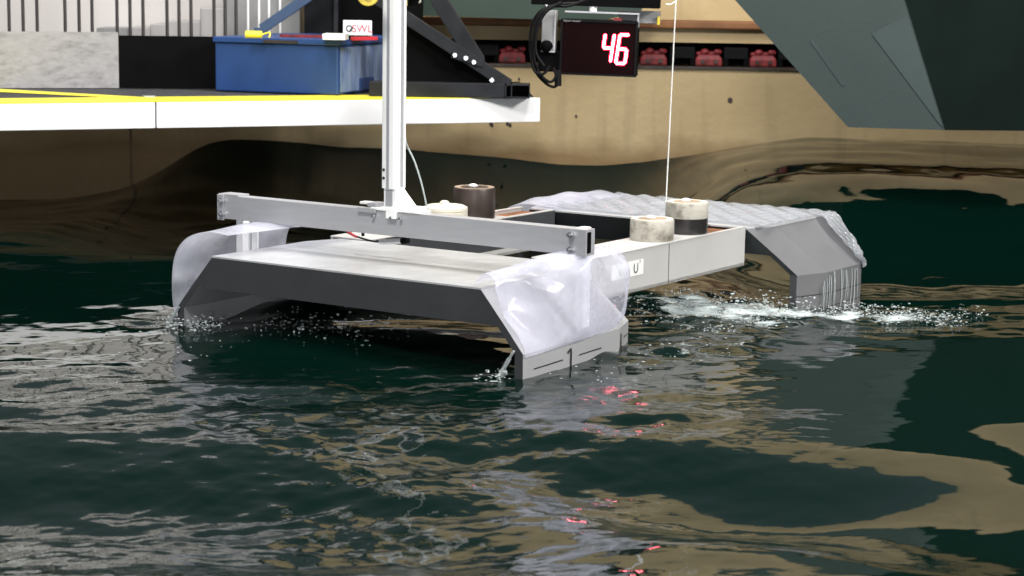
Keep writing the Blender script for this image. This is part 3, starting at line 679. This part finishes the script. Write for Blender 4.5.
# things on the lid
p = onlid(354, 39); tag(MB().prism([Vector(p) + Vector(v) for v in ((-.055, -.02, .0005), (.055, -.03, .0005), (.06, .06, .0005), (-.05, .07, .0005))], (0, 0, .012)).build('dark_folder', 'black_steel'), 'thin dark folder lying flat before the small white sign', 'folder')
p = onlid(336, 40); tag(MB().prism([Vector(p) + Vector(v) for v in ((-.05, 0, .0005), (.035, -.01, .0005), (.04, .08, .0005), (-.045, .09, .0005))], (0, 0, .022)).build('paper_stack', 'white'), 'small stack of white papers on the blue chest beside the sign', 'papers')
p = onlid(305, 38); a = Vector(p) + Vector((0, .05, .006)); tag(MB().bar(a - Vector((.10, 0, 0)), a + Vector((.08, -.02, 0)), .014, .011).build('red_tool', 'red'), 'long slim red tool lying along the chest lid', 'tool')
p = onlid(374, 41); a = Vector(p) + Vector((-.05, .02, .007)); tag(MB().bar(a - Vector((.03, 0, 0)), a + Vector((.05, .08, 0)), .02, .013).build('red_tool', 'red_wire'), 'bright red tool on the chest lid behind the mast', 'tool')
p = at_z(254, 38.5, LT); pr = thing('paint_roller', 'yellow roller with wire handle lying on the blue chest', 'paint roller', p)
k_ = p.y / FPX
MB().cyl(p + Vector((-9.5 * k_, .03, .014)), p + Vector((7 * k_, .03, .014)), .0135, 14).build('sleeve', 'yellow', pr, smooth=True)
MB().tube([p + Vector((7 * k_, .03, .014)), p + Vector((14 * k_, .03, .022)), p + Vector((15.5 * k_, .01, .016)), p + Vector((15 * k_, -.0, .004))], .003, 6).build('wire_handle', 'yellow', pr, smooth=True)

# steel frame at the walkway end
fr = thing('steel_frame', 'black triangular steel bracket with hollow foot at the walkway end', 'bracket', at_z(518, 101, WZ1))
Yf = 7.42
def fy(px, py, y=Yf): return at_y(px, py, y)
f0, f1 = fy(530, 101), fy(505, 84); zb_ = WZ1 + .0045; zt_ = f1.z
xl, xr = fy(505, 90).x, fy(530, 90).x
tw = .005
MB().box((fy(369, 90).x, Yf, zb_), (xl, Yf + .10, zt_)).build('base_tube', 'strut', fr, bevel=.002)
h_ = MB().box((xl, Yf - .004, zb_), (xr, Yf + .10, zb_ + tw)).box((xl, Yf - .004, zt_ - tw), (xr, Yf + .10, zt_)).box((xl, Yf - .004, zb_), (xl + tw, Yf + .10, zt_)).box((xr - .003, Yf - .004, zb_), (xr, Yf + .10, zt_))
xm = fy(511.5, 90).x; h_.box((xm - .002, Yf - .002, zb_), (xm + .002, Yf + .1, zt_)).build('hollow_end', 'strut', fr)
MB().box((xl, Yf + .08, zb_), (xr, Yf + .10, zt_)).build('hollow_back', 'black', fr)
def strut(p, q, w, name, m, y=Yf + .05): return MB().bar(fy(*p, y), fy(*q, y), .07, w, (0, -1, 0)).build(name, m, fr, bevel=.002)
MB().bar(fy(509, 85, Yf + .05), fy(352, -18, Yf + .05), .045, .035, (0, -1, 0)).build('diagonal_strut', 'strut', fr, bevel=.002)
MB().bar(fy(478, 62, Yf + .07), fy(420, -30, Yf + .07), .06, .062, (0, -1, 0)).build('upright_strut', 'strut', fr, bevel=.002)
MB().prism([fy(x, y, Yf + .09) for x, y in ((395, 100), (503, 86), (392, 14))], (0, .02, 0)).build('web_plate', 'black', fr)
for x, y in ((455, 55), (466, 58), (474, 62), (492, 80)): c = fy(x, y, Yf + .02); MB().cyl(c, c + Vector((0, -.014, 0)), .009, 6).build('bolt', 'steel', fr)
MB().bar(fy(452, 54, Yf + .03), fy(484, 63, Yf + .03), .03, .008, (0, -1, 0)).build('foot_plate', 'strut', fr)
# columns behind the chest
cg = thing('steel_column', 'tall black steel column behind the blue chest', 'column', (at_y(322, 60, 8.35).x, 8.35, WZ1))
MB().box((at_y(304, 0, 8.3).x, 8.30, WZ1), (at_y(338, 0, 8.3).x, 8.42, 1.6)).build('shaft', 'black_steel', cg, bevel=.004)
MB().box((at_y(334, 0, 8.29).x, 8.285, WZ1), (at_y(338, 0, 8.29).x, 8.30, 1.6)).build('flange', 'strut', cg)
tag(MB().box((at_y(338, 0, 8.5).x, 8.5, WZ1), (at_y(422, 0, 8.5).x, 8.62, at_y(380, -60, 8.5).z)).build('black_cabinet', 'black'), 'matt black cabinet standing behind the mast and chest', 'cabinet')
a, b = at_y(262, 29, 8.12), at_y(330, -18, 8.12)
bst = thing('blue_strut', 'dark blue diagonal strut rising behind the chest to the column', 'strut', a)
MB().bar(a, b, .04, .032, (0, -1, 0)).build('strut_tube', 'blue_dark', bst, bevel=.002)
MB().bar(a + Vector((-.01, 0, .006)), Vector((a.x - .015, a.y, WZ1)), .04, .03, (0, -1, 0)).build('strut_leg', 'blue_dark', bst, bevel=.002)

# ================================================================== HANGING DISPLAY
DY = 6.5; kd = DY / FPX
dc = at_y(598.5, 48, DY)
DR = .10
DF = Matrix.Translation(dc) @ Matrix.Rotation(.018, 4, 'Y') @ Matrix.Rotation(-.12, 4, 'Z')
dp = thing('led_display', 'black hanging counter display with glowing red number 46', 'display', dc - Vector((0, 0, 29 * kd)))
w_, h_ = 38.2 * kd, 27.5 * kd
MB().box((-w_, 0, -h_), (w_, .10, h_)).build('housing', 'black', dp, DF, bevel=.003)
MB().box((-w_ + .005, -.003, -h_ + .005), (w_ - .005, .001, h_ - .007)).build('lens', 'lens', dp, DF)
for b_ in (((-w_, -.006, -h_), (-w_ + .006, 0, h_)), ((w_ - .006, -.006, -h_), (w_, 0, h_)), ((-w_, -.006, h_ - .008), (w_, 0, h_)), ((-w_, -.006, -h_), (w_, 0, -h_ + .006))): MB().box(*b_).build('bezel', 'black_steel', dp, DF)
vs_, fs_ = text_mesh('digital counter', 3.1 * kd); MB().add([(v.x - 27 * kd, -.0068, v.y + 26.0 * kd) for v in vs_], fs_).build('bezel_print', 'grey_box', dp, DF)
def digit(segs, cx, cz, w, h, sl):
    pts = {'a': ((-w, h), (w, h)), 'g': ((-w, 0), (w, 0)), 'd': ((-w, -h), (w, -h)), 'f': ((-w, 0), (-w, h)), 'b': ((w, 0), (w, h)), 'e': ((-w, -h), (-w, 0)), 'c': ((w, -h), (w, 0))}
    for lay, (th, m, yy, nm) in enumerate(((2.0, 'led_glow', -.0045, 'segment_halo'), (1.05, 'led', -.006, 'segment'))):
        for sg_ in segs:
            (x0, z0), (x1, z1) = pts[sg_]; p0, p1 = Vector((cx + x0 + sl * z0, 0, cz + z0)) * kd, Vector((cx + x1 + sl * z1, 0, cz + z1)) * kd
            d = (p1 - p0).normalized(); p0 += d * .6 * kd; p1 -= d * .6 * kd; n = Vector((-d.z, 0, d.x)) * th * kd; e = d * th * kd * .7
            q = [p0 - e, p0 + n, p1 + n, p1 + e, p1 - n, p0 - n]
            MB().prism([v + Vector((0, yy, 0)) for v in q], (0, .0015, 0)).build(nm, m, dp, DF)
digit('fgbc', 9.4, .3, 4.5, 13.6, .11); digit('afgedc', 23.8, -.2, 4.5, 14.2, .11)
# bracket
MB().box((-w_ + .01, .01, h_ + 6.5 * kd), (w_ + .002, .085, h_ + 8.0 * kd)).build('top_plate', 'alu', dp, DF)
MB().box((w_ - .004, .02, h_ - .02), (w_ + .001, .07, h_ + 8.0 * kd)).build('side_arm', 'alu', dp, DF)
MB().box((-w_ - 19 * kd, -.002, -6 * kd), (-w_ - 5 * kd, .004, h_ + 8 * kd)).build('side_plate', 'grey_box', dp, DF, bevel=.002)
MB().box((-w_ - 6.5 * kd, -.006, -4 * kd), (-w_ - 5 * kd, .05, h_ + 8 * kd)).build('side_arm', 'alu', dp, DF)
MB().box((-w_ - 17 * kd, -.006, -6 * kd), (-w_ - 5 * kd, .02, -4.8 * kd)).build('side_arm', 'alu', dp, DF)
MB().box((-w_ - 22 * kd, .01, -h_ + 2 * kd), (-w_ + 1 * kd, .05, -5 * kd)).build('terminal_box', 'black', dp, DF, bevel=.003)
MB().blob((-w_ - 14 * kd, -.004, 0), 6.5 * kd, (1, .6, 1), .1, 1).build('knob', 'black', dp, DF, smooth=True)
MB().cyl((-8 * kd, .05, h_ + 7 * kd), (-8 * kd, .05, h_ + .5), 4.2 * kd, 14).build('hanger_rod', 'alu_white', dp, DF, smooth=True)
MB().box((17 * kd, .09, h_ - 2 * kd), (58 * kd, .14, h_ + 10 * kd)).build('bracket_plate', 'grey_box', dp, DF)
MB().box((-70 * kd, .03, h_ + 13 * kd), (58 * kd, .12, h_ + 26 * kd)).build('mounting_rail', 'black', dp, DF, bevel=.003)
MB().cyl((57 * kd, .08, h_ - 3 * kd), (57 * kd, .08, h_ + 5 * kd), 1.6 * kd, 10).build('pin', 'yellow_roller', dp, DF)
MB().box((14 * kd, -.002, h_), (22 * kd, .04, h_ + 2.5 * kd)).build('red_cap', 'red', dp, DF)
for x in (-54, -38): MB().blob((x * kd, .02, h_ + 12 * kd), 1.6 * kd, sub=1).build('bolt', 'steel', dp, DF, smooth=True)
cs = [[(566, 6), (545, 8), (533, 22), (530, 45), (533, 66), (542, 80), (553, 87), (559, 82), (558, 72)],
      [(580, 3), (556, 5), (540, 14), (534, 34), (534, 58), (540, 74), (550, 82), (556, 76), (553, 68)],
      [(590, -2), (568, 6), (552, 6), (538, 20), (532, 52), (534, 70), (543, 74), (550, 66)],
      [(562, 2), (546, 12), (537, 30), (536, 52), (544, 66)]]
cbn = thing('cable_bundle', 'looped black cables hanging beside the counter display', 'cable', at_y(548, 88, DY - .02))
for i, c in enumerate(cs): MB().tube([at_y(x, y, DY - .03 - .012 * i) for x, y in c], 1.5 * kd, 7).build('cable', 'cable', cbn, smooth=True)
MB().cyl(at_y(558, 70, DY - .03), at_y(558, 86, DY - .03), 3.6 * kd, 10).build('plug', 'cable', cbn, smooth=True)

# wire to the far deck and its tag
Pw = M(-.03, 1.52, H + .006)
p0 = at_z(666, 203, H + .008)
tip = at_y(676, 0, p0.y - .02); tip2 = p0 + (tip - p0) * 1.5
ww = thing('mooring_wire', 'thin pale wire running straight up from the far deck', 'wire', p0)
MB().cyl(p0, tip2, .0020, 6).build('strand', 'wire', ww)
k_ = p0.y / FPX
MB().tube([at_y(675.5, 1, p0.y - .02), at_y(673, 3, p0.y - .02), at_y(670, 4.5, p0.y - .02), at_y(666, 4, p0.y - .02)], .0022, 6).build('knot_tail', 'wire', ww, smooth=True)
pc = PLAT.inverted() @ p0
MB().box((pc.x - .04, pc.y - .03, H + .001), (pc.x + .075, pc.y + .04, H + .007)).build('anchor_tab', 'white', ww, PLAT)

# guide rollers of the carriage, beside the mast
for px, py, r, fl in ((368, -4.5, 10.5, 0), (403.5, -4, 10.5, 1)):
    c = at_y(px, py, 4.905 if fl else 4.74); k_ = c.y / FPX
    t = thing('guide_roller', ('yellow guide roller pressed against the mast with a silver bolt head' if not fl else 'yellow guide roller with black hub and loose ring behind the mast'), 'roller', c)
    F = Matrix.Translation(c)
    MB().cyl((0, -.012, 0), (0, .014, 0), r * k_, 28).build('wheel', 'yellow_roller', t, F, smooth=True, bevel=.002)
    MB().cyl((0, -.02, 0), (0, .02, 0), r * .35 * k_, 14).build('hub', 'black' if fl else 'steel', t, F, smooth=True)
    MB().box((-.012, .016, -.01), (.012, .022, .3)).build('bracket', 'black_steel', t, F)
    if fl: MB().cyl((6 * k_, -.016, .0), (10.5 * k_, -.006, .0), r * .9 * k_, 20).build('cover', 'black', t, F, smooth=True); MB().cyl((12 * k_, -.01, -.006), (16 * k_, -.006, -.004), 5 * k_, 16).build('ring', 'cream', t, F, smooth=True)

# ================================================================== DARK GREEN HULL
GZ = .34
g1, g2, g3 = at_z(848, 127.3, GZ), at_z(945, 130.2, GZ), at_z(1040, 129.6, GZ)
def ext(p_px, q_px, y, k): # continue an edge upward through two pixels at a depth
    return at_y(q_px[0] + (q_px[0] - p_px[0]) * k, q_px[1] + (q_px[1] - p_px[1]) * k, y)
def edge_px(p, q, k): return q[0] + (q[0] - p[0]) * k, q[1] + (q[1] - p[1]) * k
KX = .45
t2 = at_y(*edge_px((945, 130.2), (905, 0), KX), g2.y + .02)
n1 = (g2 - g1).cross(t2 - g1)
d_ = ray(*edge_px((848, 127.3), (735, 0), KX)); t1 = CPOS + d_ * ((g1 - CPOS).dot(n1) / d_.dot(n1))
g3 = g2 + Vector((1.3, 0.12, 0)); t3 = t2 + (g3 - g2) * 1.15; back = Vector((.1, .55, 0))
gh = thing('green_hull', 'large dark green angular hull hanging over the tank water', 'hull', (g2.x, g2.y, GZ))
hm = MB(); hm.add([g1, g2, g3, t1, t2, t3, g1 + back, g3 + back, t1 + back, t3 + Vector((0, .95, 0))],
                  [(0, 1, 4, 3), (1, 2, 5, 4), (0, 1, 2, 7, 6), (0, 3, 8, 6), (2, 7, 9, 5), (6, 7, 9, 8), (3, 4, 5, 9, 8)])
hm.build('shell', 'green', gh)
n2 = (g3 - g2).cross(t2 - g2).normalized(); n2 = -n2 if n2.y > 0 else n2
MB().prism([v + n2 * .002 for v in (g2, g3, t3, t2)], n2 * .003).build('dark_side_face', mat('black_green', (.004, .0085, .007), .6, var=.3, scale=2.5, spec=.04), gh)  # darker material laid over the right-hand face
nrm = (g2 - g1).cross(t1 - g1).normalized()
if nrm.y > 0: nrm = -nrm
yy = g2.y - .012
q = [at_y(x, y, yy) for x, y in ((874, 34), (912, 30), (941, 116), (943, 127))]
def onface(px, py, off=.004):
    d = ray(px, py); tt = (g1 - CPOS).dot(nrm) / d.dot(nrm); return CPOS + d * tt + nrm * off
MB().prism([onface(x, y) for x, y in ((872, 34), (908, 15), (943, 127), (938, 122))], nrm * -.003).build('lighter_wedge', mat('lighter_green', (.033, .052, .049), .55, var=.12, scale=3), gh)  # thin wedge in a slightly lighter green on the wide face
MB().prism([onface(x, y, .003) for x, y in ((810, 41), (813, 40), (845, 84), (842, 86))], nrm * -.002).build('weld_scar', mat('dark_green_scar', (.028, .045, .043), .5), gh)

# ================================================================== SPLASHES
def scatter(name, label, pts, m='splash'):
    b = MB()
    for (x, y, z, r, sq) in pts: b.blob((x, y, z), r, sq, .18, 0)
    return tag(b.build(name, m, smooth=True), label, 'splash', kind='stuff')
def cloud(n, a0, a1, b0, b1, hz, r0, r1, flat=.8):
    out = []
    for _ in range(n):
        p = M(random.uniform(a0, a1), random.uniform(b0, b1), 0); r = r0 + (r1 - r0) * random.random() ** 2.5
        out.append((p.x, p.y, wz(p.x, p.y) + random.random() ** 2 * hz, r, (random.uniform(.7, 1.9), random.uniform(.7, 1.3), random.uniform(.5, 1.1) * flat)))
    return out
scatter('splash_spray', 'white churned water between the side beam and the far leg', cloud(900, .10, .62, .80, 1.50, .02, .0008, .0030) + cloud(700, .30, .60, 1.0, 1.42, .05, .0008, .0035))
scatter('splash_spray', 'line of white spray trailing away from the far leg', cloud(1000, .58, 1.0, 1.30, 1.62, .03, .0008, .0032))
scatter('splash_spray', 'froth where the bolted leg dips into the water', cloud(330, -.56, -.40, -.05, .08, .03, .001, .004) + cloud(60, -.62, -.2, -.35, .05, .004, .001, .003, .5))
scatter('splash_spray', 'bright drops thrown up under the near deck edge', cloud(200, -.36, .05, .02, .25, .03, .001, .004) + cloud(50, .42, .50, -.06, .0, .02, .001, .004))
scatter('splash_spray', 'glinting drops beside the leg with draught figures', cloud(130, .53, .75, .05, .75, .012, .001, .003, .6))
# running water off the film corners
def runoff(pts, r, label):
    o = MB().tube(pts, r, 8).build('water_runoff', 'splash', None, smooth=True); tag(o, label, 'water jet')
runoff([px_on2 for px_on2 in [PLAT @ px_on(x, y, b=-.006) for x, y in ((514, 351), (508, 361), (502, 373), (497, 386))]], [.003] * 5 + [.005] * 6 + [.007] * 6 + [.009] * 4, 'water pouring from the corner of the leg with draught figures')
runoff([PLAT @ px_on(x, y, b=-.006) for x, y in ((179, 307), (174, 315), (169, 325), (165, 333))], [.003] * 5 + [.005] * 6 + [.007] * 6 + [.009] * 4, 'water pouring from the corner of the bolted leg into froth')
# sheet of water running over the far deck and down its leg
def flow(u, v):
    b = 1.40 + .44 * u; x = -.34 + .745 * v
    w = .0035 * math.sin(u * 23 + v * 31) + .0025 * math.sin(v * 57 - u * 40) + .0025 * math.sin(u * 71 + 2)
    return (x, b, H + .005 + abs(w))
def fall(u, v):
    b = 1.835 - (.09 + .03 * math.sin(v * 5)) * (1 - u) * (1 - .8 * v) + .004 * math.sin(v * 17); prof = [(.398, H + .006), (.432, H - .004), (.478, .130), (.508, .088), (.520, .060), (.523, .045)]
    p = poly_at(prof, v); w = .005 * math.sin(u * 19 + v * 13) + .003 * math.sin(u * 41 - v * 23)
    return (p[0] + abs(w), b, p[1] + abs(w) * .5)
MT['running'] = film_mat('running_water', (.55, .57, .58), .55)
sheet('water_sheet', 'running', flow, 60, 110, 'rippled sheet of water lying over the far deck', 'water')
sheet('water_fall', 'running', fall, 26, 40, 'water tumbling over the far deck corner down its flared leg', 'water')
wsd = thing('water_streaks', 'white streaks of water running down the upright side of the far leg', 'water', M(.52, 1.68, -.05), -YAW)
for i in range(26):
    b_ = random.uniform(1.56, 1.80); z0 = random.uniform(.02, .055); z1 = z0 - random.uniform(.05, .14); x_ = .5165
    MB().tube([(x_, b_, z0), (x_ + .002, b_ + random.uniform(-.004, .004), .5 * (z0 + z1)), (x_ + .001, b_ + random.uniform(-.006, .006), z1)], random.uniform(.0006, .002), 6, 4).build('streak', 'splash', wsd, PLAT, smooth=True)
